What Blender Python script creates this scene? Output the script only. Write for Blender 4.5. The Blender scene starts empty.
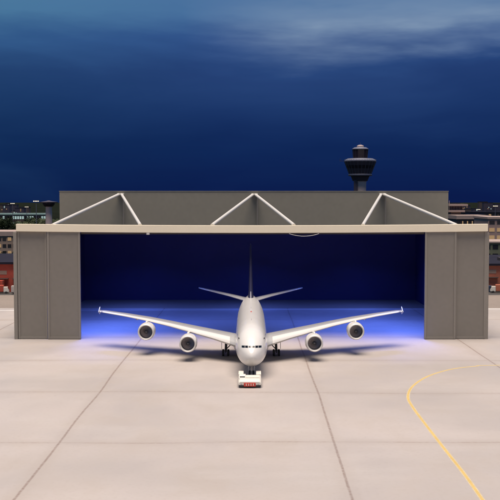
import bpy, bmesh, math, random
from mathutils import Vector, Matrix
random.seed(7)
PI = math.pi
R = math.radians
# ------------------------------------------------------------------ camera
H, F, PITCH = 38.0, 950.0, math.atan(50/950)
scn = bpy.context.scene
cam_d = bpy.data.cameras.new('camera')
cam = bpy.data.objects.new('camera', cam_d)
scn.collection.objects.link(cam)
cam.location = (0, 0, H)
cam.rotation_euler = (PI/2 - PITCH, 0, 0)
cam_d.sensor_width = 36
cam_d.lens = 36*F/500
cam_d.clip_start = 1
cam_d.clip_end = 30000
scn.camera = cam
# ------------------------------------------------------------------ sky (dusk, with high cloud band)
W = bpy.data.worlds.new('World'); scn.world = W; W.use_nodes = True
nt = W.node_tree; nt.nodes.clear()
def N(t, **k):
    n = nt.nodes.new(t)
    for a, b in k.items(): setattr(n, a, b)
    return n
def L(a, b): nt.links.new(a, b)
def M(op, a, b=None, c=None):
    n = N('ShaderNodeMath', operation=op)
    for i, v in enumerate((a, b, c)):
        if v is None: continue
        if isinstance(v, (int, float)): n.inputs[i].default_value = v
        else: L(v, n.inputs[i])
    return n.outputs[0]
def ramp(fac, stops):
    r = N('ShaderNodeValToRGB')
    e = r.color_ramp.elements
    while len(e) < len(stops): e.new(0.5)
    for x, (p, c) in zip(e, stops):
        x.position = p; x.color = (*c, 1)
    L(fac, r.inputs[0]); return r.outputs[0]
tc = N('ShaderNodeTexCoord')
sx = N('ShaderNodeSeparateXYZ'); L(tc.outputs['Generated'], sx.inputs[0])
mp = N('ShaderNodeMapping'); mp.inputs['Scale'].default_value = (2.0, 2.0, 8)
L(tc.outputs['Generated'], mp.inputs[0])
nz = N('ShaderNodeTexNoise'); nz.inputs['Scale'].default_value = 1.6; nz.inputs['Detail'].default_value = 5; nz.inputs['Roughness'].default_value = .5
nz.inputs['Distortion'].default_value = .6
L(mp.outputs[0], nz.inputs['Vector'])
nz2 = N('ShaderNodeTexNoise'); nz2.inputs['Scale'].default_value = 5; nz2.inputs['Detail'].default_value = 6
mp2 = N('ShaderNodeMapping'); mp2.inputs['Scale'].default_value = (1.6, 1.6, 9); mp2.inputs['Location'].default_value = (3, 1, 0)
L(tc.outputs['Generated'], mp2.inputs[0]); L(mp2.outputs[0], nz2.inputs['Vector'])
# elevation, wobbled by noise so the cloud base is uneven, and lower towards the right of the view
w1 = M('MULTIPLY', M('SUBTRACT', nz.outputs[0], .5), .055)
w2 = M('MULTIPLY', M('SUBTRACT', nz2.outputs[0], .5), .03)
zz = M('ADD', M('ADD', sx.outputs[2], w1), w2)
base = ramp(zz, [(0.0, (.0028, .0095, .060)), (.05, (.0042, .017, .080)), (.10, (.0095, .031, .118)), (.135, (.014, .040, .142)),
                 (.165, (.026, .072, .215)), (.19, (.055, .135, .29)), (.24, (.06, .14, .29)), (.6, (.03, .08, .2))])
band = ramp(M('ADD', zz, M('MULTIPLY', sx.outputs[0], -.02)), [(0.0, (0, 0, 0)), (.142, (0, 0, 0)), (.178, (1, 1, 1)), (.205, (.5, .5, .5)), (.25, (.35,)*3), (1, (.1,)*3)])
right = ramp(M('ADD', M('ADD', sx.outputs[0], .1), M('ADD', w2, w1)), [(0, (0, 0, 0)), (.03, (0, 0, 0)), (.17, (1, 1, 1)), (1, (1, 1, 1))])
bx_ = M('MULTIPLY', M('MULTIPLY', band, right), M('ADD', M('MULTIPLY', nz2.outputs[0], 1.6), -.25))
mx = N('ShaderNodeMixRGB'); L(M('MULTIPLY', bx_, 1.0), mx.inputs[0]); L(base, mx.inputs[1]); mx.inputs[2].default_value = (.20, .28, .40, 1)
streak = ramp(nz.outputs[0], [(0, (0, 0, 0)), (.5, (0, 0, 0)), (.75, (.012, .03, .06)), (1, (.02, .04, .08))])
ad = N('ShaderNodeMixRGB', blend_type='ADD'); ad.inputs[0].default_value = .22; L(mx.outputs[0], ad.inputs[1]); L(streak, ad.inputs[2])
# teal cast on the left, deep navy in the middle distance
tl = ramp(M('ADD', M('ADD', sx.outputs[0], .5), w1), [(0, (1, 1, 1)), (.24, (1, 1, 1)), (.47, (0, 0, 0)), (1, (0, 0, 0))])
te = N('ShaderNodeMixRGB', blend_type='MULTIPLY'); L(tl, te.inputs[0]); L(ad.outputs[0], te.inputs[1]); te.inputs[2].default_value = (1.03, 1.16, .98, 1)
bg = N('ShaderNodeBackground'); L(te.outputs[0], bg.inputs[0]); bg.inputs[1].default_value = 1.0
wo = N('ShaderNodeOutputWorld'); L(bg.outputs[0], wo.inputs[0])
# ------------------------------------------------------------------ the high warm light
SUN_EL, SUN_AZ = 82, -10          # azimuth measured from straight behind the camera
sd = bpy.data.lights.new('sun', 'SUN'); sd.energy = 5.0; sd.angle = R(45); sd.color = (1, .86, .73)
sun = bpy.data.objects.new('sun', sd); scn.collection.objects.link(sun)
d = Vector((math.sin(R(SUN_AZ))*math.cos(R(SUN_EL)), -math.cos(R(SUN_AZ))*math.cos(R(SUN_EL)), math.sin(R(SUN_EL))))
sun.rotation_euler = d.to_track_quat('Z', 'Y').to_euler()
sun.location = (0, 0, 300)
scn.view_settings.view_transform = 'Standard'
scn.view_settings.look = 'None'
scn.view_settings.exposure = .21
scn.view_settings.gamma = 1
scn.view_settings.use_curve_mapping = False

# ------------------------------------------------------------------ helpers
C = scn.collection
def ray(px, py):
    a, b = (px-250)/F, (250-py)/F
    return Vector((a, math.cos(PITCH) + b*math.sin(PITCH), -math.sin(PITCH) + b*math.cos(PITCH)))
def at(px, py, Y):
    r = ray(px, py); t = Y/r.y
    return Vector((r.x*t, Y, H + r.z*t))
def gnd(px, py):
    r = ray(px, py); t = -H/r.z
    return Vector((r.x*t, r.y*t, 0))

def mat(name, col, rough=.6, metal=0, var=.12, scale=.4, fine=3.0, bump=0, emit=None, estr=0, spec=None, coat=0):
    m = bpy.data.materials.new(name); m.use_nodes = True
    t = m.node_tree; b = t.nodes['Principled BSDF']
    b.inputs['Roughness'].default_value = rough; b.inputs['Metallic'].default_value = metal
    if coat: b.inputs['Coat Weight'].default_value = coat; b.inputs['Coat Roughness'].default_value = .15
    if spec is not None: b.inputs['Specular IOR Level'].default_value = spec
    tc = t.nodes.new('ShaderNodeTexCoord')
    n1 = t.nodes.new('ShaderNodeTexNoise'); n1.inputs['Scale'].default_value = scale; n1.inputs['Detail'].default_value = 6
    t.links.new(tc.outputs['Object'], n1.inputs['Vector'])
    n2 = t.nodes.new('ShaderNodeTexNoise'); n2.inputs['Scale'].default_value = fine; n2.inputs['Detail'].default_value = 4
    t.links.new(tc.outputs['Object'], n2.inputs['Vector'])
    ad = t.nodes.new('ShaderNodeMath'); ad.operation = 'ADD'
    t.links.new(n1.outputs[0], ad.inputs[0]); t.links.new(n2.outputs[0], ad.inputs[1])
    mr = t.nodes.new('ShaderNodeMapRange'); mr.inputs[1].default_value = .6; mr.inputs[2].default_value = 1.4
    mr.inputs[3].default_value = 1-var; mr.inputs[4].default_value = 1+var
    t.links.new(ad.outputs[0], mr.inputs[0])
    vm = t.nodes.new('ShaderNodeVectorMath'); vm.operation = 'SCALE'; vm.inputs[0].default_value = col
    t.links.new(mr.outputs[0], vm.inputs['Scale']); t.links.new(vm.outputs[0], b.inputs['Base Color'])
    if bump:
        bp = t.nodes.new('ShaderNodeBump'); bp.inputs['Strength'].default_value = bump; bp.inputs['Distance'].default_value = .05
        t.links.new(n2.outputs[0], bp.inputs['Height']); t.links.new(bp.outputs[0], b.inputs['Normal'])
    if emit:
        b.inputs['Emission Color'].default_value = (*emit, 1); b.inputs['Emission Strength'].default_value = estr
    m['bsdf'] = b.name
    return m

class MB:
    def __init__(s): s.v = []; s.f = []
    def add(s, vs, fs):
        o = len(s.v); s.v += [tuple(v) for v in vs]; s.f += [tuple(i+o for i in f) for f in fs]; return s
    def box(s, x0, x1, y0, y1, z0, z1):
        return s.add([(x0,y0,z0),(x1,y0,z0),(x1,y1,z0),(x0,y1,z0),(x0,y0,z1),(x1,y0,z1),(x1,y1,z1),(x0,y1,z1)],
                     [(0,3,2,1),(4,5,6,7),(0,1,5,4),(1,2,6,5),(2,3,7,6),(3,0,4,7)])
    def rings(s, rs, cap=True, close=True):
        n = len(rs[0]); vs = [p for r in rs for p in r]; fs = []
        for i in range(len(rs)-1):
            for j in range(n if close else n-1):
                k = (j+1) % n
                fs.append((i*n+j, i*n+k, (i+1)*n+k, (i+1)*n+j))
        if cap:
            fs.append(tuple(range(n-1, -1, -1))); fs.append(tuple((len(rs)-1)*n+j for j in range(n)))
        return s.add(vs, fs)
    def tube(s, a, b, r, r2=None, n=10):
        a, b = Vector(a), Vector(b); d = (b-a).normalized(); r2 = r if r2 is None else r2
        u = d.orthogonal().normalized(); w = d.cross(u)
        return s.rings([[p + (u*math.cos(2*PI*k/n) + w*math.sin(2*PI*k/n))*q for k in range(n)] for p, q in ((a, r), (b, r2))])
    def bar(s, a, b, w, h):
        a, b = Vector(a), Vector(b); d = (b-a).normalized()
        u = d.cross(Vector((0,0,1)));
        u = Vector((1,0,0)) if u.length < 1e-4 else u.normalized()
        t = u.cross(d)
        return s.rings([[p+u*x*w/2+t*z*h/2 for x, z in ((-1,-1),(1,-1),(1,1),(-1,1))] for p in (a, b)])
    def lathe(s, prof, axis='z', n=32, cap=False, o=(0,0,0)):
        rs = []
        for r, h in prof:
            ring = []
            for k in range(n):
                c, q = math.cos(2*PI*k/n)*r, math.sin(2*PI*k/n)*r
                p = (c, q, h) if axis == 'z' else (c, h, q) if axis == 'y' else (h, c, q)
                ring.append(tuple(p[i]+o[i] for i in range(3)))
            rs.append(ring)
        return s.rings(rs, cap)
    def obj(s, name, m, parent=None, smooth=False, bevel=0, loc=None, norm=True):
        me = bpy.data.meshes.new(name); me.from_pydata(s.v, [], s.f)
        if norm:
            bm = bmesh.new(); bm.from_mesh(me)
            bmesh.ops.recalc_face_normals(bm, faces=bm.faces); bm.to_mesh(me); bm.free()
        if smooth:
            me.polygons.foreach_set('use_smooth', [True]*len(me.polygons))
        if m: me.materials.append(m)
        o = bpy.data.objects.new(name, me); C.objects.link(o)
        if parent: o.parent = parent
        if loc: o.location = loc
        if bevel:
            b = o.modifiers.new('bevel', 'BEVEL'); b.width = bevel; b.segments = 2; b.limit_method = 'ANGLE'
        if smooth:
            try:
                me.set_sharp_from_angle(angle=R(38))
            except Exception: pass
        return o
def thing(name, label, cat, loc=(0,0,0), rz=0, group=None):
    o = bpy.data.objects.new(name, None); C.objects.link(o); o.location = loc; o.rotation_euler = (0,0,rz)
    o['label'] = label; o['category'] = cat
    if group: o['group'] = group
    o.empty_display_size = 2
    return o
def tag(o, label, cat, group=None):
    o['label'] = label; o['category'] = cat
    if group: o['group'] = group
    return o
def struct(o): o['kind'] = 'structure'; return o
def dup(o, loc=None, rz=None, label=None, group=None, parent=None):
    c = o.copy(); C.objects.link(c)
    if parent is not None: c.parent = parent
    if loc is not None: c.location = loc
    if rz is not None: c.rotation_euler = (0,0,rz)
    if label: c['label'] = label
    if group: c['group'] = group
    for ch in list(o.children): dup(ch, parent=c)
    return c

# ------------------------------------------------------------------ materials
WHITE = mat('white_aircraft_paint', (.68,.66,.63), .28, var=.04, scale=.25, coat=.3)
WING = mat('wing_grey_paint', (.40,.40,.40), .3, var=.05, scale=.3, coat=.2)
ALU = mat('bare_metal', (.62,.62,.64), .3, .8, var=.08)
DKMET = mat('dark_metal', (.06,.06,.065), .45, .4)
RUB = mat('tyre_rubber', (.03,.03,.032), .8)
HUBM = mat('wheel_hub', (.45,.45,.45), .4, .3)
FAN = mat('fan_titanium', (.2,.18,.19), .35, .6)
INLET = mat('inlet_liner', (.10,.10,.11), .5)
NAVY = mat('navy_tail_paint', (.03,.03,.06), .4, var=.05)
COCKG = mat('cockpit_glass', (.012,.014,.018), .08, var=.0)
GREYP = mat('warm_grey_panel', (.225,.203,.172), .62, var=.06, scale=.06, fine=.9)
GREYD = mat('warm_grey_frame', (.255,.23,.195), .55, var=.08, scale=.1)
SEAMD = mat('dark_gap_seal', (.06,.05,.045), .8)
WALLG = mat('grey_upper_wall_board', (.25,.232,.185), .7, var=.07, scale=.05, fine=.8)
CREAM = mat('cream_painted_beam', (.88,.79,.60), .5, var=.04, scale=.1)
TRUSSW = mat('white_truss_paint', (.62,.60,.56), .4, var=.04)
LINER = mat('navy_shade_lining', (.032,.034,.15), .6, var=.15, scale=.08)  # interior darkness put into the navy colour of an added lining
ROOFM = mat('sun_blocking_roof_sheet', (.10,.10,.11), .7, var=.1)
FIXT = mat('lamp_housing', (.12,.12,.13), .5)
LEDM = mat('blue_lamp_lens', (.2,.3,.9), .3, emit=(.12,.22,1.0), estr=6)
TUGW = mat('tug_white_paint', (.72,.68,.60), .4, var=.06)
TUGR = mat('tug_red_paint', (.55,.045,.03), .45, var=.15, scale=1.5)
YEL = mat('yellow_marking_paint', (.55,.39,.13), .6, var=.16, scale=.35, fine=4)
YELP = mat('pale_marking_edge', (.50,.42,.27), .6, var=.2, scale=.5, fine=4)
WLINE = mat('white_marking_paint', (.80,.80,.78), .6, var=.1, scale=.35, fine=3)

# ------------------------------------------------------------------ ground
def ground_mat():
    m = bpy.data.materials.new('apron_concrete'); m.use_nodes = True
    t = m.node_tree; b = t.nodes['Principled BSDF']; b.inputs['Roughness'].default_value = .5; b.inputs['Specular IOR Level'].default_value = .35
    nn = t.nodes.new; lk = t.links.new
    tc = nn('ShaderNodeTexCoord')
    def noise(sc, det=6, stretch=(1,1,1), rough=.55, dist=0):
        mp = nn('ShaderNodeMapping'); mp.inputs['Scale'].default_value = stretch
        lk(tc.outputs['Object'], mp.inputs[0])
        n = nn('ShaderNodeTexNoise'); n.inputs['Scale'].default_value = sc; n.inputs['Detail'].default_value = det
        n.inputs['Roughness'].default_value = rough; n.inputs['Distortion'].default_value = dist
        lk(mp.outputs[0], n.inputs['Vector']); return n
    def mm(op, a, b_=None, c=None):
        n = nn('ShaderNodeMath'); n.operation = op
        for i, v in enumerate((a, b_, c)):
            if v is None: continue
            if isinstance(v, (int, float)): n.inputs[i].default_value = v
            else: lk(v, n.inputs[i])
        return n.outputs[0]
    def rng(v, a, b_, c, d):
        n = nn('ShaderNodeMapRange'); n.interpolation_type = 'SMOOTHSTEP'
        for i, q in enumerate((a, b_, c, d)): n.inputs[i+1].default_value = q
        lk(v, n.inputs[0]); return n.outputs[0]
    big = noise(.018, 5, (1, 1, 1), .5, .4); mid = noise(.09, 7, (1, .6, 1)); fine = noise(1.6, 5); grain = noise(9, 3)
    streaks = noise(.05, 4, (.6, 1.2, 1), .6)
    wob = noise(.012, 2)
    sp = nn('ShaderNodeSeparateXYZ'); lk(tc.outputs['Object'], sp.inputs[0])
    wv = nn('ShaderNodeSeparateColor'); lk(wob.outputs['Color'], wv.inputs[0])
    jit = noise(.8, 3); jc = nn('ShaderNodeSeparateColor'); lk(jit.outputs['Color'], jc.inputs[0])
    X = mm('ADD', mm('ADD', sp.outputs[0], mm('MULTIPLY', mm('SUBTRACT', wv.outputs[0], .5), 2.2)), mm('MULTIPLY', mm('SUBTRACT', jc.outputs[0], .5), .16))
    Y = mm('ADD', mm('ADD', sp.outputs[1], mm('MULTIPLY', mm('SUBTRACT', wv.outputs[1], .5), 7)), mm('MULTIPLY', mm('SUBTRACT', jc.outputs[1], .5), .16))
    dx = mm('PINGPONG', mm('ADD', X, 30+43.3*20), 43.3/2)
    dy = mm('PINGPONG', mm('ADD', Y, -147.5+38.3*20), 38.3/2)
    lx = rng(dx, .06, .30, 1, 0); ly = rng(dy, .10, .42, 1, 0)
    lx2 = rng(dx, .2, 2.2, .14, 0); ly2 = rng(dy, .2, 3.0, .16, 0)
    brk = rng(fine.outputs[0], .3, .62, .45, 1)
    brk2 = rng(mid.outputs[0], .35, .65, .35, 1)
    seam = mm('MULTIPLY', mm('MAXIMUM', mm('MULTIPLY', lx, .95), mm('MULTIPLY', ly, mm('MULTIPLY', brk2, .55))), brk)
    halo = mm('MAXIMUM', lx2, ly2)
    def mixc(f, a, c, bt='MIX'):
        n = nn('ShaderNodeMixRGB'); n.blend_type = bt
        if isinstance(f, (int, float)): n.inputs[0].default_value = f
        else: lk(f, n.inputs[0])
        for i, v in ((1, a), (2, c)):
            if isinstance(v, tuple): n.inputs[i].default_value = (*v, 1)
            else: lk(v, n.inputs[i])
        return n.outputs[0]
    c = mixc(rng(big.outputs[0], .38, .62, 0, 1), (.375,.34,.32), (.445,.40,.375))
    c = mixc(rng(mid.outputs[0], .42, .75, 0, .5), c, (.33,.285,.25))
    c = mixc(rng(streaks.outputs[0], .48, .78, 0, .4), c, (.49,.455,.43))
    c = mixc(rng(fine.outputs[0], .45, .8, 0, .3), c, (.32,.28,.25))
    c = mixc(rng(grain.outputs[0], .35, .7, 0, .22), c, (.50,.46,.43))
    c = mixc(halo, c, (.30,.25,.21))
    c = mixc(mm('MULTIPLY', seam, .62), c, (.16,.10,.075))
    lk(c, b.inputs['Base Color'])
    lk(rng(mid.outputs[0], .3, .7, .42, .62), b.inputs['Roughness'])
    bp = nn('ShaderNodeBump'); bp.inputs['Strength'].default_value = .25; bp.inputs['Distance'].default_value = .03
    lk(grain.outputs[0], bp.inputs['Height']); lk(bp.outputs[0], b.inputs['Normal'])
    return m
APR = ground_mat()
GRASS = mat('dusk_grass_terrain', (.010,.013,.010), 1, spec=0, var=.5, scale=.006, fine=.05)
struct(MB().add([(-9000,-600,-.012),(9000,-600,-.012),(9000,14000,-.012),(-9000,14000,-.012)], [(0,1,2,3)]).obj('terrain', GRASS))
struct(MB().add([(-600,-200,0),(600,-200,0),(600,378,0),(-600,378,0)], [(0,1,2,3)]).obj('apron', APR))
ASPH = mat('service_road_asphalt', (.055,.052,.05), .85, var=.2, scale=.1)
struct(MB().add([(-600,378,.0),(600,378,.0),(600,520,.0),(-600,520,.0)], [(0,1,2,3)]).obj('service_road', ASPH))

FALLOFF = mat('falloff_darkened_concrete', (.235,.195,.165), .75, var=.16, scale=.05, fine=1.2)  # concrete colour darkened to stand for light falling off behind the line
struct(MB().add([(-600,334,.004),(600,331.5,.004),(600,378.5,.004),(-600,378.5,.004)], [(0,1,2,3)]).obj('light_falloff_strip', FALLOFF))
def ribbon(pts, w, z, name, m):
    vs, fs = [], []
    for i, p in enumerate(pts):
        a = pts[max(i-1, 0)]; b = pts[min(i+1, len(pts)-1)]
        d = (b-a).normalized(); n = Vector((-d.y, d.x, 0))
        vs += [(p+n*w/2)[:2]+(z,), (p-n*w/2)[:2]+(z,)]
        if i: fs.append((2*i-2, 2*i-1, 2*i+1, 2*i))
    return struct(MB().add(vs, fs).obj(name, m))
def smooth_path(p, n=8):
    out = []
    for i in range(len(p)-1):
        a, b, c, d = p[max(i-1,0)], p[i], p[i+1], p[min(i+2,len(p)-1)]
        for k in range(n):
            t = k/n
            out.append(.5*((2*b)+(c-a)*t+(2*a-5*b+4*c-d)*t*t+(3*b-a-3*c+d)*t**3))
    out.append(p[-1]); return out
ypts = [gnd(*q) for q in ((520,551),(500,524),(482,499),(465,475),(443,447),(426,425),(413,407.5),(408,397),(412.5,386.5),(427.5,376.5),(450,369.5),(475,366.3),(500,365.2))]
ypts += [Vector((ypts[-1].x+40, ypts[-1].y+1, 0)), Vector((ypts[-1].x+200, ypts[-1].y+3, 0))]
yp = smooth_path(ypts)
ribbon(yp, .68, .004, 'taxiway_line_border', YELP)
ribbon(yp, .36, .008, 'taxiway_line', YEL)
a = gnd(0, 310.5); b = gnd(500, 308.8); dd = (b-a)
ribbon([a-dd, a, b, b+dd], .95, .009, 'apron_edge_line', WLINE)

# ------------------------------------------------------------------ hangar
HX, HY0, HY1, PANY = 64.0, 258.0, 361.0, 311.0
hg = thing('hangar', 'large open aircraft hangar with grey door leaves, cream front beam and white roof trusses', 'hangar', (0, HY0, 0))
def hp(px, py, Y): v = at(px, py, Y); return Vector((v.x, v.y-HY0, v.z))
zt, zb = at(250, 223.9, HY0).z, at(250, 231.3, HY0).z
RZ = zb + .03
D1 = HY1-HY0
# side walls, back wall, added roof
for s in (-1, 1):
    w = MB().box(min(s*63.2, s*63.9), max(s*63.2, s*63.9), 1.6, D1, 0, RZ-.3).obj('side_wall', WALLG, hg)
    MB().box(min(s*62.9, s*63.198), max(s*62.9, s*63.198), 1.8, D1-.01, .01, RZ-.302).obj('shade_lining', LINER, w)
bw = MB().box(-63.9, 63.9, D1+.002, D1+.8, 0, RZ-.3).obj('back_wall', WALLG, hg)
MB().box(-62.89, 62.89, D1-.3, D1, .01, RZ-.302).obj('shade_lining', LINER, bw)
MB().box(-63.9, 63.9, 1.2, D1+.8, RZ-.3, RZ).obj('roof', ROOFM, hg)  # unseen roof deck, added to keep the overhead sun off the hangar floor
# upper wall standing on the roof
pz = at(250, 191.6, PANY).z
xl, xr = at(59.5, 200, PANY).x, at(448.3, 200, PANY).x
uw = MB().box(xl, xr, PANY-HY0, PANY-HY0+1.0, RZ, pz).obj('upper_wall', WALLG, hg)
MB().box(xl-.1, xr+.1, PANY-HY0-.12, PANY-HY0+1.12, pz, pz+.22).obj('wall_capping', WALLG, uw)
# front beam
xa, xb = at(16.5, 228, HY0).x, at(487.5, 228, HY0).x
bmr = []
for k in range(25):
    x = xa+(xb-xa)*k/24; sg = -.42*(1-(2*k/24-1)**2)
    bmr.append([(x,-.6,zb+sg),(x,1.2,zb+sg),(x,1.2,zt+sg),(x,-.6,zt+sg)])
def xat(px, py=285): return at(px, py, HY0).x
fb = MB().rings(bmr).obj('front_beam', CREAM, hg, bevel=.06)
MB().box(xat(81.2), xat(424), .3, 1.1, zb-.8, zb-.03).obj('door_track', SEAMD, fb)
# door leaves
def leaf(x0, x1, y, zt_):
    lf = MB().box(x0, x1, y, y+.5, .12, zt_).obj('door_leaf', GREYP, hg)
    for xx in (x0, x1):
        a_ = xx if xx == x0 else xx-.55
        MB().box(a_, a_+.55, y-.16, y-.002, .12, zt_).obj('edge_frame', GREYD, lf, bevel=.03)
    MB().box(x0+.56, x1-.56, y-.1, y-.002, .12, .8).obj('bottom_rail', GREYD, lf)
    MB().box(x0, x1, y+.1, y+.4, 0.0, .118).obj('rubber_seal', SEAMD, lf)
    return lf
def X_(px): return (px-250)/ (F/HY0)*1.0
def xat(px, py=285): return at(px, py, HY0).x
zd = zb-.02
leaf(xat(17.6), xat(47.0), .35, zd); leaf(xat(47.6), xat(80.6), -.2, zd)
leaf(xat(424.6), xat(455.8), -.2, zd); leaf(xat(455.2), xat(486.3), .35, zd)
for s, px in ((-1, 15.8), (1, 487.4)):
    x0 = xat(px)
    MB().box(x0-.55, x0+.4, .2 if s > 0 else -.1, 1.5, 0, zb-.4 if s > 0 else zb-.2).obj('corner_column', GREYD, hg, bevel=.04)
# roof trusses
for apx, l, r, py in ((120.2, 52.5, 140.3, 194.6), (254.2, 212, 294, 194.8), (382.5, 362.8, 456.5, 194.6)):
    ap = hp(apx, py, PANY-1.0)
    for q in (l, r):
        foot = hp(q, 225.4, HY0+.2); foot.z = zt-.35
        MB().tube(foot, ap + Vector((.5 if q > apx else -.5, 0, 0)), .46, .46, 12).obj('truss_strut', TRUSSW, hg, smooth=True)
    MB().tube((ap.x+1.0, ap.y+.2, RZ), (ap.x+1.0, ap.y+.2, ap.z-.2), .24, .24, 10).obj('truss_post', GREYD, hg, smooth=True)
    MB().box(ap.x-1.0, ap.x+1.2, ap.y-.35, ap.y+.9, ap.z-.15, ap.z+.4).obj('truss_bracket', TRUSSW, hg, bevel=.1)
# loose cable below the beam
cb = MB(); prev = None
for k in range(13):
    t = k/12; p = hp(289+30*t, 233.6+2.6*math.sin(PI*t)**.8, HY0-1); p.z -= 0
    if prev is not None: cb.tube(prev, p, .055, .055, 6)
    prev = p
cb.obj('loose_cable', TRUSSW, hg, smooth=True)
MB().box(*[v for v in (hp(146.5,236,HY0-.6).x, hp(149.5,236,HY0-.6).x)], -.7, -.5, zb-.9, zb-.4).obj('beam_clip', TRUSSW, hg)
# blue lamps under the roof
LAMPS = [(-44, 13, 1.15), (-24, 13, .22), (24, 13, .22), (44, 13, 1.2), (-42, 34, .6), (-16, 38, .35), (16, 38, .35), (42, 34, .6), (-40, 74, .45), (0, 74, .45), (40, 74, .45)]
for x, y, k in LAMPS:
    h = MB().box(x-4, x+4, y-.5, y+.5, RZ-.40, RZ-.302).obj('ceiling_lamp', FIXT, hg, bevel=.05)
    MB().box(x-3.8, x+3.8, y-.4, y+.4, RZ-.45, RZ-.402).obj('lens', LEDM, h)
    ld = bpy.data.lights.new('lamp_light', 'AREA'); ld.shape = 'RECTANGLE'; ld.size = 7.6; ld.size_y = .8
    ld.energy = 7200*k; ld.color = (.10, .19, 1.0); ld.spread = R(125)
    lo = bpy.data.objects.new('lamp_light', ld); C.objects.link(lo); lo.parent = h; lo.location = (x, y, RZ-.47)
    lo.rotation_euler = (R(0), 0, 0)

# ------------------------------------------------------------------ airliner
NY = 198.0
jet = thing('airliner', 'white four engined double deck airliner parked nose out in front of the hangar', 'airplane', (.35, NY, 0), R(.15))
# cross sections: x from nose, z bottom, z top, half width, height of widest point
ST = [(0,5.0,5.0,0),(.12,4.55,5.45,.48),(.4,4.1,5.95,.9),(.9,3.6,6.5,1.36),(1.6,3.15,7.1,1.84),(2.5,2.8,7.75,2.32),(3.6,2.5,8.5,2.72),(5.2,2.27,9.4,3.1),
      (7.2,2.15,10.1,3.38),(9.5,2.1,10.5,3.52),(12,2.08,10.8,3.57),(18,2.08,11.1,3.57),(30,2.08,11.5,3.57),(44,2.1,11.85,3.57),(49,2.4,11.95,3.5),(53,3.1,12.0,3.3),
      (57,4.4,12.0,2.95),(61,5.9,11.9,2.45),(65,7.4,11.7,1.85),(69,8.9,11.4,1.15),(71.5,9.9,11.1,.65),(72.7,10.4,10.9,.22)]
def cs(x):
    for i in range(len(ST)-1):
        a_, b_ = ST[i], ST[i+1]
        if a_[0] <= x <= b_[0]:
            t = (x-a_[0])/(b_[0]-a_[0]); return [a_[k]+(b_[k]-a_[k])*t for k in (1,2,3)]
    return ST[-1][1:]
def ring(x, n=40):
    zb_, zt_, hw = cs(x); zc = (zb_+zt_)/2 - .04*(zt_-zb_); out = []
    for k in range(n):
        a_ = 2*PI*k/n; c, s = math.cos(a_), math.sin(a_)
        e = .95
        xx = hw*math.copysign(abs(c)**e, c)
        zz_ = zc + ((zt_-zc) if s > 0 else (zc-zb_))*math.copysign(abs(s)**e, s)
        out.append((xx, x, zz_))
    return out
def fus_mat():
    m = mat('fuselage_paint', (.68,.665,.64), .25, var=.03, scale=.2, coat=.35)
    t = m.node_tree; b = t.nodes['Principled BSDF']; nn = t.nodes.new; lk = t.links.new
    tc = nn('ShaderNodeTexCoord'); sp = nn('ShaderNodeSeparateXYZ'); lk(tc.outputs['Object'], sp.inputs[0])
    def mm(op, a, b_=None):
        n = nn('ShaderNodeMath'); n.operation = op
        for i, v in enumerate((a, b_)):
            if v is None: continue
            if isinstance(v, (int, float)): n.inputs[i].default_value = v
            else: lk(v, n.inputs[i])
        return n.outputs[0]
    py = mm('LESS_THAN', mm('PINGPONG', sp.outputs[1], .4), .13)
    r1 = mm('LESS_THAN', mm('ABSOLUTE', mm('SUBTRACT', sp.outputs[2], 5.6)), .2)
    r2 = mm('LESS_THAN', mm('ABSOLUTE', mm('SUBTRACT', sp.outputs[2], 8.3)), .2)
    yy = mm('MULTIPLY', mm('GREATER_THAN', sp.outputs[1], 9.5), mm('LESS_THAN', sp.outputs[1], 57))
    f = mm('MULTIPLY', mm('MULTIPLY', py, mm('MAXIMUM', r1, r2)), yy)
    old = b.inputs['Base Color'].links[0].from_socket
    mx = nn('ShaderNodeMixRGB'); lk(f, mx.inputs[0]); lk(old, mx.inputs[1]); mx.inputs[2].default_value = (.02,.022,.03,1)
    lk(mx.outputs[0], b.inputs['Base Color']); return m
xs = [.001,.05,.12,.25,.4,.65,.9,1.25,1.6,2,2.5,3,3.6,4.4,5.2,6.2,7.2,8.3,9.5,12,18,24,30,37,44,49,53,57,61,65,69,71.5,72.7]
fus = MB().rings([ring(x) for x in xs]).obj('fuselage', fus_mat(), jet, smooth=True)
def inside(x, y, z):
    zb_, zt_, hw = cs(x); zc = (zb_+zt_)/2 - .04*(zt_-zb_)
    if hw < 1e-3: return False
    hz = (zt_-zc) if z > zc else (zc-zb_)
    e = 2/.95
    return (abs(y)/hw)**e + (abs(z-zc)/hz)**e <= 1
def front(y, z):
    x = 0
    while x < 12 and not inside(x, y, z): x += .02
    return x
def patch(name, quad, m, parent, off=.03, n=5):
    g = MB(); vs = []; (a_, b_, c_, d_) = [Vector((q[0], 0, q[1])) for q in quad]
    for i in range(n+1):
        for j in range(n+1):
            u, v = i/n, j/n
            p = (a_*(1-u)+b_*u)*(1-v) + (d_*(1-u)+c_*u)*v
            vs.append((p.x*1.01, front(p.x, p.z)-off, p.z+.02))
    g.add(vs, [(i*(n+1)+j, (i+1)*(n+1)+j, (i+1)*(n+1)+j+1, i*(n+1)+j+1) for i in range(n) for j in range(n)])
    return g.obj(name, m, parent, norm=True)
for s in (-1, 1):
    for (y0, y1, za, zb2, zc2, zd2) in ((.08,.62,6.82,7.16,7.14,6.82),(.78,1.36,6.78,7.18,7.14,6.76),(1.44,2.1,6.74,7.14,7.02,6.66)):
        patch('cockpit_window', ((s*y0, za), (s*y1, zd2), (s*y1, zc2), (s*y0, zb2)), COCKG, fus)
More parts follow.
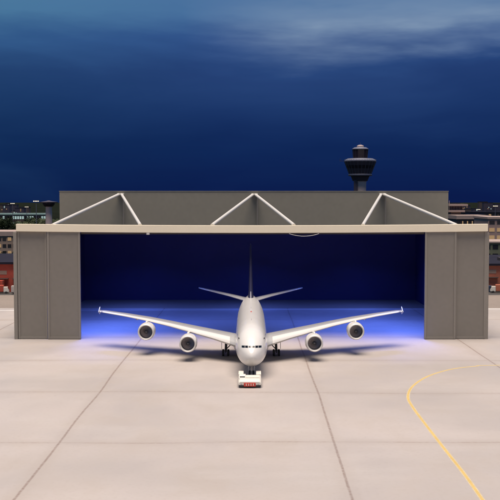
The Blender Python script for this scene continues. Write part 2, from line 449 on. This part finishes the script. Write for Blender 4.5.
# belly fairing
bf = []
for x, hw, z0, z1 in ((19,.6,2.6,3.4),(21,2.6,2.0,4.2),(24,4.0,1.65,5.0),(30,4.5,1.45,5.3),(38,4.5,1.5,5.2),(42,3.9,1.8,4.8),(46,2.3,2.2,4.0),(48,.5,2.6,3.2)):
    bf.append([(hw*math.cos(a_), x, (z0+z1)/2+(z1-z0)/2*math.sin(a_)) for a_ in [2*PI*k/24 for k in range(24)]])
MB().rings(bf).obj('belly_fairing', WHITE, jet, smooth=True)
# lifting surfaces
PROF = [(1,0),(.8,.028),(.6,.055),(.4,.075),(.25,.08),(.12,.068),(.05,.048),(.015,.027),(0,0),(.015,-.018),(.05,-.028),(.15,-.037),(.35,-.042),(.6,-.032),(.8,-.015)]
def surf(secs, side=1, vertical=False, k=1.0):
    rs = []
    for y, xle, ch, z, th in secs:
        if vertical: rs.append([(q*ch*th, xle+p*ch, y) for p, q in PROF[:9]] + [(-q*ch*th, xle+p*ch, y) for p, q in PROF[7:0:-1]])
        else: rs.append([(side*y, xle+p*ch, z+q*ch*th) for p, q in PROF])
    return MB().rings(rs)
WS = [(2.2,20.5,21,3.9,1.0),(5,22.6,18.5,4.5,1.0),(9,25.6,15.4,5.3,.95),(14.9,29.6,12.2,6.35,.85),(20,33.3,9.9,7.2,.8),(25.7,37.4,8.1,7.95,.75),(32,41.7,6.2,8.6,.72),(38.2,46.1,4.5,9.05,.7),(39.5,47.5,2.8,9.12,.6)]
def wz(y, xf=0):
    for a_, b_ in zip(WS, WS[1:]):
        if a_[0] <= y <= b_[0]:
            t = (y-a_[0])/(b_[0]-a_[0]); return [a_[k]+(b_[k]-a_[k])*t for k in range(5)]
def lerp_secs(): return WS
for s in (-1, 1):
    w = surf(WS, s).obj('wing', WING, jet, smooth=True)
    # brighter bare leading edge slat
    sl = []
    for y, xle, ch, z, th in WS[1:8]:
        e = .16
        ring_ = [(s*y, xle+p*ch-.05, z+q*ch*th*1.03+.01) for p, q in PROF if p <= .13]
        sl.append(ring_)
    MB().rings(sl, cap=False, close=False).obj('leading_edge', WHITE, w, smooth=True)
    # flap track fairings
    for y in (8, 12.5, 18, 23, 29):
        q = wz(y); xt = q[1]+q[2]
        MB().lathe([(.05,xt-4.5),(.35,xt-3.5),(.45,xt-1.5),(.3,xt+.5),(.05,xt+1.5)], 'y', 12, True, (s*y, 0, q[3]-.55)).obj('flap_fairing', WING, w, smooth=True)
    MB().add([(s*39.5,47.3,9.0),(s*39.6,50.6,9.95),(s*39.6,51.0,9.95),(s*39.5,50.2,9.1),(s*39.6,50.8,8.1),(s*39.6,50.4,8.1),
              (s*39.62,47.4,9.0),(s*39.72,50.6,9.95),(s*39.72,51.0,9.95),(s*39.62,50.2,9.1),(s*39.72,50.8,8.1),(s*39.72,50.4,8.1)],
             [(0,1,2,3),(0,3,4,5),(9,8,7,6),(11,10,9,6),(0,6,7,1),(1,7,8,2),(2,8,9,3),(3,9,10,4),(4,10,11,5),(5,11,6,0)]).obj('wingtip_fence', WHITE, w)
    MB().lathe([(.05,0),(.16,.1),(.16,.35),(.05,.5)], 'y', 10, True, (s*38.9, 46.4, 9.08)).obj('wingtip_lamp', ALU, w, smooth=True)
    surf([(1.0,58.5,9.2,10.6,.9),(6,62,6.6,11.7,.8),(14.0,67.2,3.6,13.2,.7),(14.6,67.9,2.6,13.3,.6)], s).obj('tailplane', WING, jet, smooth=True)
fin = surf([(11.4,52,17,0,.6),(13.4,55.5,13.2,0,.55),(19.4,60.4,9.8,0,.5),(25.2,65.1,6.6,0,.45),(25.7,65.9,5.4,0,.4)], 1, True).obj('tail_fin', NAVY, jet, smooth=True)
MB().add([(-.03,51.6,11.9),(.03,51.6,11.9),(.03,55.4,13.55),(-.03,55.4,13.55),(-.22,53,11.8),(.22,53,11.8),(.2,56.5,13.4),(-.2,56.5,13.4)],
         [(0,1,2,3),(0,3,7,4),(1,5,6,2),(3,2,6,7),(0,4,5,1),(4,7,6,5)]).obj('fin_root_fillet', WHITE, fin)
# small beacons and antennas
for x in (15, 33): MB().box(-.04, .04, x, x+.6, cs(x)[1]-.05, cs(x)[1]+.45).obj('antenna', WHITE, fus)
MB().lathe([(.001,0),(.18,.02),(.2,.12),(.001,.26)], 'z', 10, False, (0,27,cs(27)[1]-.02)).obj('beacon', TUGR, fus, smooth=True)
for s in (-1, 1):
    for z, yv in ((6.9, 2.85),):
        patch('static_port', ((s*2.62,8.0),(s*2.82,8.0),(s*2.82,8.22),(s*2.62,8.22)), COCKG, fus, off=.03, n=2)
# engines
def engine(px, fx, cz):
    e = MB().lathe([(1.56,.95),(1.55,.5),(1.60,.2),(1.70,.04),(1.80,0),(1.92,.08),(2.04,.5),(2.12,1.4),(2.14,2.4),(2.02,3.8),(1.78,5.0),(1.70,5.05),(1.62,4.9),(1.5,3.5)], 'y', 40).obj('engine', WHITE, jet, smooth=True)
    e.location = (px, fx, cz); e.rotation_euler = (R(1.0), 0, R(1.2 if px > 0 else -1.2))
    MB().lathe([(1.55,.45),(1.605,.19),(1.705,.03),(1.80,-.012),(1.925,.07),(1.99,.25)], 'y', 40).obj('inlet_lip', WHITE, e, smooth=True)
    MB().lathe([(1.545,.46),(1.545,1.5)], 'y', 40).obj('inlet_liner', INLET, e, smooth=True)
    fan = MB().lathe([(.45,1.35),(1.54,1.35)], 'y', 40).obj('fan', DKMET, e)
    for k in range(22):
        a_ = 2*PI*k/22; g = []
        for r_, tw, wd in ((.42,.9,.12),(.8,.62,.16),(1.2,.42,.2),(1.52,.3,.22)):
            for sg in (-1, 1):
                aa = a_ + sg*wd/r_*.8 ; g.append((math.cos(aa)*r_, 1.12+sg*.1*tw, math.sin(aa)*r_))
        MB().add(g, [(0,1,3,2),(2,3,5,4),(4,5,7,6)]).obj('fan_blade', FAN, fan) if False else fan_mb.add(g, [(0,1,3,2),(2,3,5,4),(4,5,7,6)]) 
    return e, fan
def engine_full(px, fx, cz):
    global fan_mb
    fan_mb = MB(); e, fan = engine(px, fx, cz)
    fan_mb.obj('fan_blades', FAN, fan, smooth=False)
    MB().lathe([(.001,.55),(.12,.62),(.28,.85),(.45,1.2),(.46,1.36)], 'y', 24).obj('spinner', INLET, fan, smooth=True)
    MB().lathe([(1.15,3.6),(1.12,5.0),(.9,6.2),(.62,7.0),(.58,6.9),(.55,6.0)], 'y', 28).obj('core_cowl', ALU, e, smooth=True)
    MB().lathe([(.5,6.0),(.4,7.2),(.12,8.2),(.01,8.3)], 'y', 20, True).obj('exhaust_cone', DKMET, e, smooth=True)
    MB().box(-.45, -.02, -.05, .0, 0, 0) if False else None
    # pylon in jet space
    ay = abs(px); q = wz(ay); yl, zl = q[1], q[3]
    vs = []
    for (yy, z0, z1, hw) in ((fx+1.0, cz+1.95, cz+2.12, .05), (fx+2.2, cz+1.7, cz+2.55, .28), (yl-.4, cz+1.4, zl+.08, .32), (yl+2.0, cz+1.2, zl-.1, .32), (yl+5.0, zl-.9, zl-.1, .12)):
        vs.append([(px-hw, yy, z0), (px+hw, yy, z0), (px+hw*.8, yy, z1), (px-hw*.8, yy, z1)])
    MB().rings(vs).obj('pylon', WHITE, jet, smooth=False)
for px, fx, cz in ((-25.7,32.4,5.75),(25.7,32.4,5.85),(-14.9,23.2,4.25),(14.9,23.2,4.35)): engine_full(px, fx, cz)
# landing gear
def wheel(parent, x, y, r, w):
    o = MB().lathe([(r*.55,-w/2),(r*.85,-w/2),(r*.97,-w*.38),(r,-w*.2),(r,w*.2),(r*.97,w*.38),(r*.85,w/2),(r*.55,w/2),(r*.55,-w/2)], 'x', 28, False).obj('wheel', RUB, parent, smooth=True)
    o.location = (x, y, r)
    MB().lathe([(.02,-w*.42),(r*.3,-w*.44),(r*.56,-w*.36),(r*.56,w*.36),(r*.3,w*.44),(.02,w*.42)], 'x', 20, True).obj('hub', HUBM, o, smooth=True)
ng = MB().tube((0,5.2,1.5),(0,4.6,3.2),.17,.2).tube((0,5.2,.6),(0,5.2,1.55),.13).tube((-.55,5.2,.62),(.55,5.2,.62),.1).tube((0,5.2,1.6),(0,7.2,2.6),.09).obj('nose_gear', ALU, jet, smooth=True)
for s in (-1, 1):
    wheel(ng, s*.42, 5.2, .64, .42)
    MB().box(min(s*.6, s*.68), max(s*.6, s*.68), 3.2, 5.6, 1.5, 2.6).obj('gear_door', WHITE, ng)
    MB().lathe([(.001,0),(.12,.0),(.14,.12)], 'y', 12, False, (s*.22, 4.85, 2.2)).obj('taxi_lamp', ALU, ng)
def main_gear(x, y, rows, zt_):
    g = MB().tube((x,y,1.0),(x*.97,y,zt_),.3,.34).bar((x,y-1.0*(rows-1),.85),(x,y+1.0*(rows-1),.85),.3,.3).tube((x,y,1.4),(x*.6,y,zt_-.3),.12).obj('main_gear', DKMET, jet, smooth=True)
    for k in range(rows):
        for s in (-1, 1): wheel(g, x+s*.62, y+(k-(rows-1)/2)*1.75, .70, .5)
    s = 1 if x > 0 else -1
    MB().box(min(x+s*.95, x+s*1.03), max(x+s*.95, x+s*1.03), y-1.3, y+1.3, 1.7, zt_).obj('gear_door', WHITE, g)
main_gear(-6.2, 33.0, 2, 4.3); main_gear(6.2, 33.0, 2, 4.3); main_gear(-2.6, 36.2, 3, 2.4); main_gear(2.6, 36.2, 3, 2.4)

# ------------------------------------------------------------------ pushback tug
tp = gnd(249.8, 388.2)
tug = thing('pushback_tug', 'low white pushback tug with red front bumper holding the airliner nose wheel', 'tug', (tp.x, tp.y, 0)); tug.scale = (1.14, 1, 1.06)
prof = [(-2.05,.42),(-2.12,.9),(-2.0,1.35),(-1.75,1.55),(1.75,1.55),(2.0,1.35),(2.12,.9),(2.05,.42)]
body = MB()
def tring(y, k, zk): return [(x*k, y, .42+(z-.42)*zk) for x, z in prof]
body.rings([tring(.05,.93,.72), tring(.3,.98,.85), tring(1.2,1.0,1.0), tring(5.6,1.0,1.02)])
for s in (-1, 1):   # rear arms either side of the wheel well
    body.box(min(s*1.15,s*2.08), max(s*1.15,s*2.08), 5.598, 9.4, .42, 1.75)
tb = body.obj('body', TUGW, tug, bevel=.06)
MB().box(-1.05,1.05,-.14,.06,.34,1.02).obj('front_bumper', TUGR, tug, bevel=.04)
for x in (-.62,-.2,.22,.64): MB().box(x-.07,x+.07,-.17,-.142,.5,.9).obj('bumper_stripe', TUGW, tug)
for s in (-1, 1):
    MB().box(min(s*1.08,s*1.95), max(s*1.08,s*1.95), -.03, .08, .34, .6).obj('bumper_end', DKMET, tug, bevel=.03)
    MB().lathe([(.001,-.02),(.13,-.02),(.15,.08)], 'y', 14, True, (s*1.5,.0,.85)).obj('headlight', ALU, tug, smooth=True)
    wheel(tug, s*1.75, 2.0, .55, .5); wheel(tug, s*1.75, 7.6, .55, .5)
cabp = MB().rings([[(x, y, z) for x, z in ((-1.9,1.5),(-.75,1.5),(-.75,zz_),(-1.9,zz_))] for y, zz_ in ((1.4,1.6),(1.9,2.15),(3.2,2.2),(3.5,1.65))])
cb_ = cabp.obj('cab', TUGW, tug, bevel=.05)
MB().box(-1.8,-.85,1.56,1.6,1.72,2.0).obj('windscreen', COCKG, cb_)
MB().box(-.6,1.7,2.2,4.8,1.57,1.72).obj('engine_cover', TUGW, tug, bevel=.04)
MB().box(-1.1,1.1,5.62,6.2,.5,1.3).obj('wheel_cradle', DKMET, tug)

# ------------------------------------------------------------------ background airport
TWG = mat('tower_dark_glass', (.025,.018,.03), .12, var=.1)
TWC = mat('tower_pale_concrete', (.55,.43,.40), .7, var=.12, scale=.08)
TWR = mat('tower_ring_metal', (.12,.125,.17), .5, var=.1)
TWD = mat('tower_dark_cladding', (.055,.045,.065), .5, var=.15, scale=.15)
Y0 = 1050; c0 = at(360, 200, Y0)
ct = thing('control_tower', 'tall airport control tower with dark glass cab and flared dark bowl behind the hangar', 'tower', (c0.x, Y0, 0)); ct.scale = (1.08, 1.08, 1)
def zz1(py): return at(360, py, Y0).z
MB().lathe([(9.5,0),(7.2,18),(6.2,40),(6.2,56),(7.5,zz1(176))], 'z', 28, True).obj('shaft', TWC, ct, smooth=True)
MB().box(-6.9,-3.3,-6.4,-3.6,30,60).obj('lift_shaft', TWD, ct)
MB().lathe([(7.6,zz1(181)),(9.6,zz1(176))], 'z', 28, True).obj('lower_collar', TWD, ct)
MB().lathe([(11.8,zz1(176)),(12.2,zz1(175.4)),(12.2,zz1(174.6)),(11.6,zz1(174))], 'z', 36, True).obj('lower_ring', TWR, ct)
MB().lathe([(11.4,zz1(174)),(14.2,zz1(167)),(16.2,zz1(161.6))], 'z', 36, True).obj('bowl', TWD, ct, smooth=True)
MB().lathe([(13.3,zz1(169.2)),(14.9,zz1(165.6))], 'z', 36, False).obj('bowl_window_band', TWG, ct, smooth=True)
for k in range(24):
    a_ = 2*PI*k/24
    MB().bar((11.5*math.cos(a_),11.5*math.sin(a_),zz1(174)),(16.3*math.cos(a_),16.3*math.sin(a_),zz1(161.6)),.3,.3).obj('bowl_rib', TWR, ct)
MB().lathe([(16.3,zz1(161.6)),(16.3,zz1(160.6)),(13.0,zz1(158.6)),(8,zz1(158.3))], 'z', 36, True).obj('balcony', TWR, ct)
MB().lathe([(7.2,zz1(158.4)),(8.0,zz1(149.6))], 'z', 16, True).obj('cab_glass', TWG, ct)
for k in range(16):
    a_ = 2*PI*(k)/16
    MB().bar((7.25*math.cos(a_),7.25*math.sin(a_),zz1(158.4)),(8.05*math.cos(a_),8.05*math.sin(a_),zz1(149.6)),.22,.22).obj('cab_mullion', TWD, ct)
MB().lathe([(8.4,zz1(149.6)),(8.5,zz1(149)),(6.0,zz1(147.4)),(3.6,zz1(147.2))], 'z', 32, True).obj('cab_roof', TWR, ct)
MB().lathe([(3.5,zz1(147.2)),(3.6,zz1(145.8)),(1.5,zz1(145.0))], 'z', 20, True).obj('radar_drum', TWC, ct)
MB().tube((0,0,zz1(145)),(0,0,zz1(142.5)),.12).obj('aerial', TWR, ct)
MB().bar((-16,0,zz1(161)),(-21,0,zz1(161)),.4,.4).tube((-20.5,0,zz1(161)),(-20.5,0,zz1(158.5)),.2).obj('antenna_arm', TWD, ct)
rr = MB()
for k in range(36):
    a_, b_ = 2*PI*k/36, 2*PI*(k+1)/36
    rr.tube((16*math.cos(a_),16*math.sin(a_),zz1(160.6)),(16*math.cos(a_),16*math.sin(a_),zz1(159.4)),.08,None,5).tube((16*math.cos(a_),16*math.sin(a_),zz1(159.4)),(16*math.cos(b_),16*math.sin(b_),zz1(159.4)),.08,None,5)
rr.obj('railing', TWR, ct)

WARM = mat('lit_window_warm', (.25,.17,.1), .4, var=.5, scale=.3, emit=(1,.62,.3), estr=.22)
COOL = mat('lit_window_cool', (.3,.35,.35), .4, emit=(.55,.8,.75), estr=.4)
DARKW = mat('dark_window', (.02,.022,.03), .15)
LAMPG = mat('lamp_glow', (.8,.8,.7), .4, emit=(1,.85,.6), estr=1.0)
RED = mat('red_shed_cladding', (.45,.075,.045), .7, var=.25, scale=.2)
ORA = mat('orange_shed_cladding', (.45,.14,.08), .7, var=.25, scale=.2)
BEI = mat('beige_render', (.30,.22,.17), .8, var=.15, scale=.08)
PINK = mat('pinkish_cladding', (.36,.25,.22), .8, var=.15, scale=.08)
SLAB = mat('pale_roof_slab', (.36,.28,.25), .8, spec=.15, var=.1)
DKR = mat('dark_roof_felt', (.022,.022,.034), .95, spec=.05, var=.25, scale=.1)
BRN = mat('dark_brown_facade', (.075,.055,.05), .7, var=.2)
TEAL = mat('teal_roof_edge', (.22,.33,.31), .6)
def building(name, label, cat, x0, x1, y0, dep, z1, wallm, roofm, rows, cols, z0=0, wfrac=.7, lit=.4, litm=None, roof_t=.8, over=.6, group=None, wh=None, winz=None):
    cx = (x0+x1)/2; w = x1-x0
    t = thing(name, label, cat, (cx, y0, 0), 0, group)
    MB().box(-w/2, w/2, 0, dep, z0, z1).obj('wall', wallm, t)
    MB().box(-w/2-over, w/2+over, -over, dep+over, z1+.003, z1+roof_t).obj('roof', roofm, t)
    if rows*cols:
        ph = (z1-z0)/rows; pw = w/cols
        proto = None
        for r in range(rows):
            for c in range(cols):
                x = -w/2+pw*(c+.5); z = z0+ph*(r+.55)
                m = (litm or WARM) if random.random() < lit else DARKW
                f = MB().box(-pw*wfrac/2-.12, pw*wfrac/2+.12, -.1, -.003, -ph*.27, ph*.27).obj('window', SLAB if False else wallm, t, loc=(x, 0, z))
                MB().box(-pw*wfrac/2, pw*wfrac/2, -.13, -.103, -ph*.25, ph*.25).obj('pane', m, f)
    return t
def pxx(px, Y): return at(px, 230, Y).x
# red sheds left, orange shed right, just behind the apron
def shed(label, x0, x1, y0, z1, m, group=None):
    t = thing('cargo_shed', label, 'shed', ((x0+x1)/2, y0, 0)); w = x1-x0
    MB().box(-w/2, w/2, 0, 62, 0, z1).obj('wall', m, t)
    rf = MB().box(-w/2-.8, w/2+.8, -1.2, 63, z1+.003, z1+.9).obj('roof', DKR, t)
    for k in range(3):
        MB().box(-w/2+6+k*10, -w/2+9+k*10, 18, 24, z1+.902, z1+2.2).obj('roof_vent', BRN, rf)
    n = int(w//7)
    for k in range(n):
        x = -w/2+3.5+k*7
        MB().box(x-2.3, x+2.3, -.12, -.003, .1, 5.0).obj('roller_door', DKMET if k % 3 == 1 else m, t)
        MB().box(x-1.9, x+1.9, -.12, -.003, 7.2, 8.8).obj('window', WARM if k % 2 else BEI, t)
        MB().box(x-2.6, x+2.6, -1.4, -.003, 5.4, 5.7).obj('door_canopy', BRN, t)
    return t
shed('long red cargo shed with dark roof beside the left hangar door', -190, -84, 392, 11.5, RED)
shed('orange red cargo shed with dark roof beyond the right hangar door', 84, 190, 398, 10.5, ORA)
# mid-distance blocks
building('office_block', 'beige flat roofed office block rising behind the red cargo shed', 'building', -260, pxx(17,640), 640, 40, at(0,236,640).z, BEI, SLAB, 3, 30, lit=.35, roof_t=3.0)
building('warehouse', 'pinkish warehouse with pale roof behind the orange cargo shed', 'building', pxx(488,640), 260, 640, 40, at(500,219,640).z, PINK, SLAB, 5, 19, lit=.4, roof_t=1.4)
building('service_building', 'low greenish service building between the cargo shed and the pinkish warehouse', 'building', pxx(484,520), 230, 520, 30, at(500,243,520).z, mat('greenish_render', (.13,.14,.09), .8, var=.25, scale=.15), SLAB, 3, 24, lit=.35)
# ramp control block with stacked slabs, right of the upper wall
Yr = 800
rc = thing('ramp_control_block', 'stepped control block with two pale overhanging roof slabs right of the grey upper wall', 'building', (pxx(456,Yr), Yr, 0))
def zr(py): return at(456, py, Yr).z
k_ = Yr/F
MB().box(-5*k_,5*k_,1,14,0,zr(212)).obj('base', BEI, rc)
MB().box(-8.5*k_,8*k_,-3,18,zr(212),zr(210)).obj('lower_slab', SLAB, rc)
MB().box(-6.5*k_,6*k_,-1,16,zr(210),zr(206)).obj('cab_glazing', TWG, rc)
for i in range(9): MB().box(-6.5*k_+i*12.5*k_/8-.12, -6.5*k_+i*12.5*k_/8+.12, -1.2, -1.003, zr(210)+.01, zr(206)-.01).obj('mullion', SLAB, rc)
MB().box(-8.5*k_,10.6*k_,-4,19,zr(206),zr(204)).obj('upper_slab', SLAB, rc)
MB().tube((-6*k_,4,zr(204)),(-6*k_,4,zr(200.5)),.25).obj('aerial', SLAB, rc)
building('concourse', 'long dark concourse with pale roof above the right end of the cream beam', 'building', pxx(457,760), pxx(489,760), 760, 40, at(470,219.2,760).z, BRN, SLAB, 3, 20, z0=0, lit=.3, roof_t=3.0)
building('roof_plant_room', 'small dark plant room seen over the long concourse roof', 'building', pxx(470,900), pxx(484,900), 900, 20, at(470,212.5,900).z, TWD, DKR, 1, 5, lit=.1)
# far pier across the horizon
building('terminal_pier', 'distant terminal pier with pale teal roof edge on the left horizon', 'building', pxx(-60,1350), pxx(46,1350), 1350, 40, at(0,215,1350).z, BRN, TEAL, 2, 44, lit=.45, litm=COOL, roof_t=2.2)
building('far_terminal', 'distant dark terminal with lit windows on the right horizon', 'building', pxx(462,1500), pxx(560,1500), 1500, 50, at(480,213,1500).z, BRN, DKR, 2, 30, lit=.35, roof_t=2)
# small radar tower left
Yt = 700; rt = thing('radar_tower', 'small tower with wide dark disc top left of the grey upper wall', 'tower', (pxx(49,Yt), Yt, 0))
def zt2(py): return at(49, py, Yt).z
MB().lathe([(2.9,0),(2.3,zt2(210)),(2.3,zt2(205.5))], 'z', 16, True).obj('shaft', TWC, rt, smooth=True)
MB().lathe([(3.2,zt2(206.5)),(4.4,zt2(204.2)),(4.4,zt2(203.2))], 'z', 20, True).obj('cab_glass', TWG, rt)
MB().lathe([(4.2,zt2(203.2)),(6.4,zt2(202.8)),(6.6,zt2(202)),(2.0,zt2(201)),(.5,zt2(200.4))], 'z', 24, True).obj('disc_roof', TWD, rt)
# light masts
def mast(px, top, Y, label):
    b_ = at(px, 230, Y); z1 = at(px, top, Y).z
    t = thing('light_mast', label, 'light mast', (b_.x, Y, 0), 0, 'apron light masts')
    MB().tube((0,0,0),(0,0,z1),.45,.2,8).obj('pole', TWR, t)
    MB().bar((-2.2,0,z1),(2.2,0,z1),.3,.3).obj('crossbar', TWR, t)
    for k in (-1.8,-.6,.6,1.8):
        h = MB().box(k-.45,k+.45,-.5,.2,z1-.9,z1-.2).obj('lamp_head', FIXT, t)
        MB().box(k-.4,k+.4,-.56,-.503,z1-.85,z1-.25).obj('lamp_lens', LAMPG, h)
mast(36.5, 200.5, 760, 'tall light mast just left of the small radar tower')
mast(13, 203, 1000, 'distant light mast near the left frame edge')
mast(27, 206.5, 1150, 'farthest short light mast between the two taller left masts')
mast(478, 209, 1050, 'light mast standing behind the long concourse on the right')
mast(495, 205.5, 900, 'light mast near the right frame edge above the pinkish warehouse')
# trees
LEAF = [mat('dark_leaf', (.035,.055,.022), .8, var=.4, scale=.4), mat('olive_leaf', (.06,.075,.03), .8, var=.4, scale=.4)]
BARK = mat('bark', (.07,.05,.035), .9)
def make_tree(h, seed, m):
    rnd = random.Random(seed)
    tr = MB().tube((0,0,0),(.3,0,h*.5),h*.03,h*.014,7)
    br = []
    for k in range(7):
        a_ = k*2.4; e = Vector((math.cos(a_)*h*.22, math.sin(a_)*h*.22, h*(.5+.05*k))); br.append(e)
        tr.tube((.2,0,h*(.3+.03*k)), e, h*.011, h*.004, 5)
    crown = MB()
    lobes = [(e, h*rnd.uniform(.11,.18)) for e in br] + [(Vector((rnd.uniform(-.12,.12)*h, rnd.uniform(-.12,.12)*h, h*rnd.uniform(.6,.88))), h*rnd.uniform(.1,.17)) for _ in range(6)]
    for c_, r_ in lobes:
        for _ in range(75):
            d_ = Vector((rnd.gauss(0,1), rnd.gauss(0,1), rnd.gauss(0,1))).normalized()*r_*rnd.uniform(.35,1.1)
            p = c_+d_; s_ = h*rnd.uniform(.018,.034)
            u = Vector((rnd.gauss(0,1), rnd.gauss(0,1), rnd.gauss(0,1))).normalized(); v = u.orthogonal().normalized()
            crown.add([p-u*s_, p+v*s_*.7, p+u*s_, p-v*s_*.7], [(0,1,2,3)])
    return tr, crown
TREES = {}
def tree(x, y, h, kind, label, rz, group):
    if kind not in TREES:
        tr, cr = make_tree(10, kind+3, None)
        t = thing('broadleaf_tree', label, 'tree', (x,y,0), rz, group)
        tr.obj('trunk', BARK, t, smooth=True); cr.obj('crown', LEAF[kind % 2], t, norm=False)
        TREES[kind] = t
    else:
        t = dup(TREES[kind], (x,y,0), rz, label, group)
    t.scale = (h/10,)*3
    return t
gl = 'dark broadleaf tree in the row behind the red cargo shed'
for i in range(9): tree(-158+i*7+random.uniform(-1.5,1.5), 470+random.uniform(-4,4), random.uniform(11.5,15), i % 4, gl, random.uniform(0,6), 'trees behind the red cargo shed')
gr = 'dark broadleaf tree in the row behind the orange cargo shed'
for i in range(7): tree(108+i*8+random.uniform(-1.5,1.5), 478+random.uniform(-4,4), random.uniform(8,12), i % 4, gr, random.uniform(0,6), 'trees behind the orange cargo shed')
gf = 'olive tree in the far belt behind the beige office block'
for i in range(34): tree(pxx(-20+i*2.4, 900+40*(i % 3)), 900+40*(i % 3), random.uniform(15,23), i % 4, gf, random.uniform(0,6), 'far tree belt on the left')
# parked far aircraft
def small_jet(px, Y, rz, label):
    b_ = at(px, 230, Y); t = thing('parked_jet', label, 'airplane', (b_.x, Y, 0), rz, 'distant parked jets')
    MB().lathe([(.05,0),(1.0,.8),(1.8,3),(2,6),(2,28),(1.3,33),(.3,37)], 'y', 16, True, (0,0,3.6)).obj('fuselage', WHITE, t, smooth=True)
    for s in (-1,1):
        surf([(1.5,12,6,3,1),(17,22,1.8,4.6,.8)], s).obj('wing', WING, t, smooth=True)
        surf([(.5,32,3.2,4.2,1),(6,35,1.5,4.8,.8)], s).obj('tailplane', WING, t, smooth=True)
        MB().lathe([(.8,0),(1.05,.3),(1.1,2),(.7,3.6)], 'y', 16, True, (s*5.6,12,2.1)).obj('engine', WHITE, t, smooth=True)
    surf([(5.2,30,5.5,0,1),(11.8,34.6,2.4,0,.8)], 1, True).obj('tail_fin', NAVY, t, smooth=True)
    for x, y in ((0,4),(-3,17),(3,17)): MB().tube((x,y,0),(x,y,3),.35).obj('landing_gear', DKMET, t)
small_jet(6, 1180, R(70), 'distant white jet parked at the left end of the pier')
small_jet(24, 1220, R(100), 'distant white jet parked right of the one by the frame edge')
# ground vehicles in front of the sheds
def truck(x, y, rz, m, label):
    t = thing('service_truck', label, 'truck', (x,y,0), rz, 'service trucks by the sheds')
    MB().box(-3.4,1.2,-1.2,1.2,.8,3.4).obj('cargo_box', m, t, bevel=.06)
    cb2 = MB().rings([[(1.3,-1.15,.7),(3.4,-1.15,.7),(3.3,-1.15,1.7),(2.8,-1.1,2.7),(1.3,-1.1,2.7)],[(1.3,1.15,.7),(3.4,1.15,.7),(3.3,1.15,1.7),(2.8,1.1,2.7),(1.3,1.1,2.7)]]).obj('cab', TUGW, t, bevel=.04)
    MB().add([(3.34,-.95,1.72),(3.34,.95,1.72),(2.88,.9,2.58),(2.88,-.9,2.58)], [(0,1,2,3)]).obj('windscreen', COCKG, cb2)
    for xx in (-2.2, 2.3):
        for s in (-1, 1):
            o = MB().lathe([(.02,-.15),(.45,-.15),(.5,0),(.45,.15),(.02,.15)], 'y', 16, True).obj('wheel', RUB, t, smooth=True); o.location = (xx, s*1.05, .5)
    MB().box(-3.4,3.2,-.5,.5,.45,.78).obj('chassis', DKMET, t)
    return t
truck(pxx(4,384)-2, 385, R(8), RED, 'red box truck parked by the red cargo shed')
truck(pxx(497,388)+1, 388, R(172), ORA, 'orange box truck parked by the orange cargo shed')
# pale stacked containers and more vehicles beside the sheds
def container(x, y, z, m, label):
    t = thing('freight_container', label, 'container', (x, y, z), 0)
    b_ = MB().box(-3,3,-1.2,1.2,0,2.5).obj('shell', m, t, bevel=.04)
    for k in range(12): MB().box(-2.8+k*.5,-2.6+k*.5,-1.26,-1.202,.15,2.35).obj('rib', m, b_)
    for s in (-1,1): MB().box(min(s*2.9,s*3.05),max(s*2.9,s*3.05),-1.22,-1.0,-.02,2.55).obj('corner_post', DKMET, t)
PALE = mat('pale_container_paint', (.5,.45,.42), .6, var=.15)
BLU = mat('dark_blue_container_paint', (.03,.05,.10), .6, var=.15)
container(-104.6, 389.5, .02, PALE, 'pale ribbed container on the ground by the red cargo shed')
container(-104.3, 389.5, 2.56, RED, 'red container stacked on the pale one by the red cargo shed')
container(97.2, 392.5, .02, BLU, 'dark blue container by the orange cargo shed')
truck(-93, 383, R(4), PALE, 'pale box truck partly hidden behind the left door leaf')
# far town beyond the airfield: low blocks with a few lit windows
rnd = random.Random(11)
for i in range(26):
    px = -30 + i*3.6 + rnd.uniform(-1,1) if i < 16 else 455 + (i-16)*5.5 + rnd.uniform(-1,1)
    Yb = rnd.uniform(1900, 2600); w_ = rnd.uniform(12, 26); top = rnd.uniform(14, 34)
    xc = pxx(px, Yb)
    t = thing('distant_building', 'small dark building with lit windows far away on the horizon', 'building', (xc, Yb, 0), 0, 'far town buildings')
    MB().box(-w_/2, w_/2, 0, 20, 0, top).obj('wall', BRN if i % 2 else TWD, t)
    MB().box(-w_/2-.3, w_/2+.3, -.3, 20.3, top+.01, top+1).obj('roof', DKR, t)
    for k in range(rnd.randint(1, 3)):
        x = rnd.uniform(-w_/2+2, w_/2-2); z = rnd.uniform(top*.5, top-2)
        MB().box(x-1, x+1, -.2, -.01, z-1, z+1).obj('lit_window', WARM if rnd.random() < .6 else COOL, t)
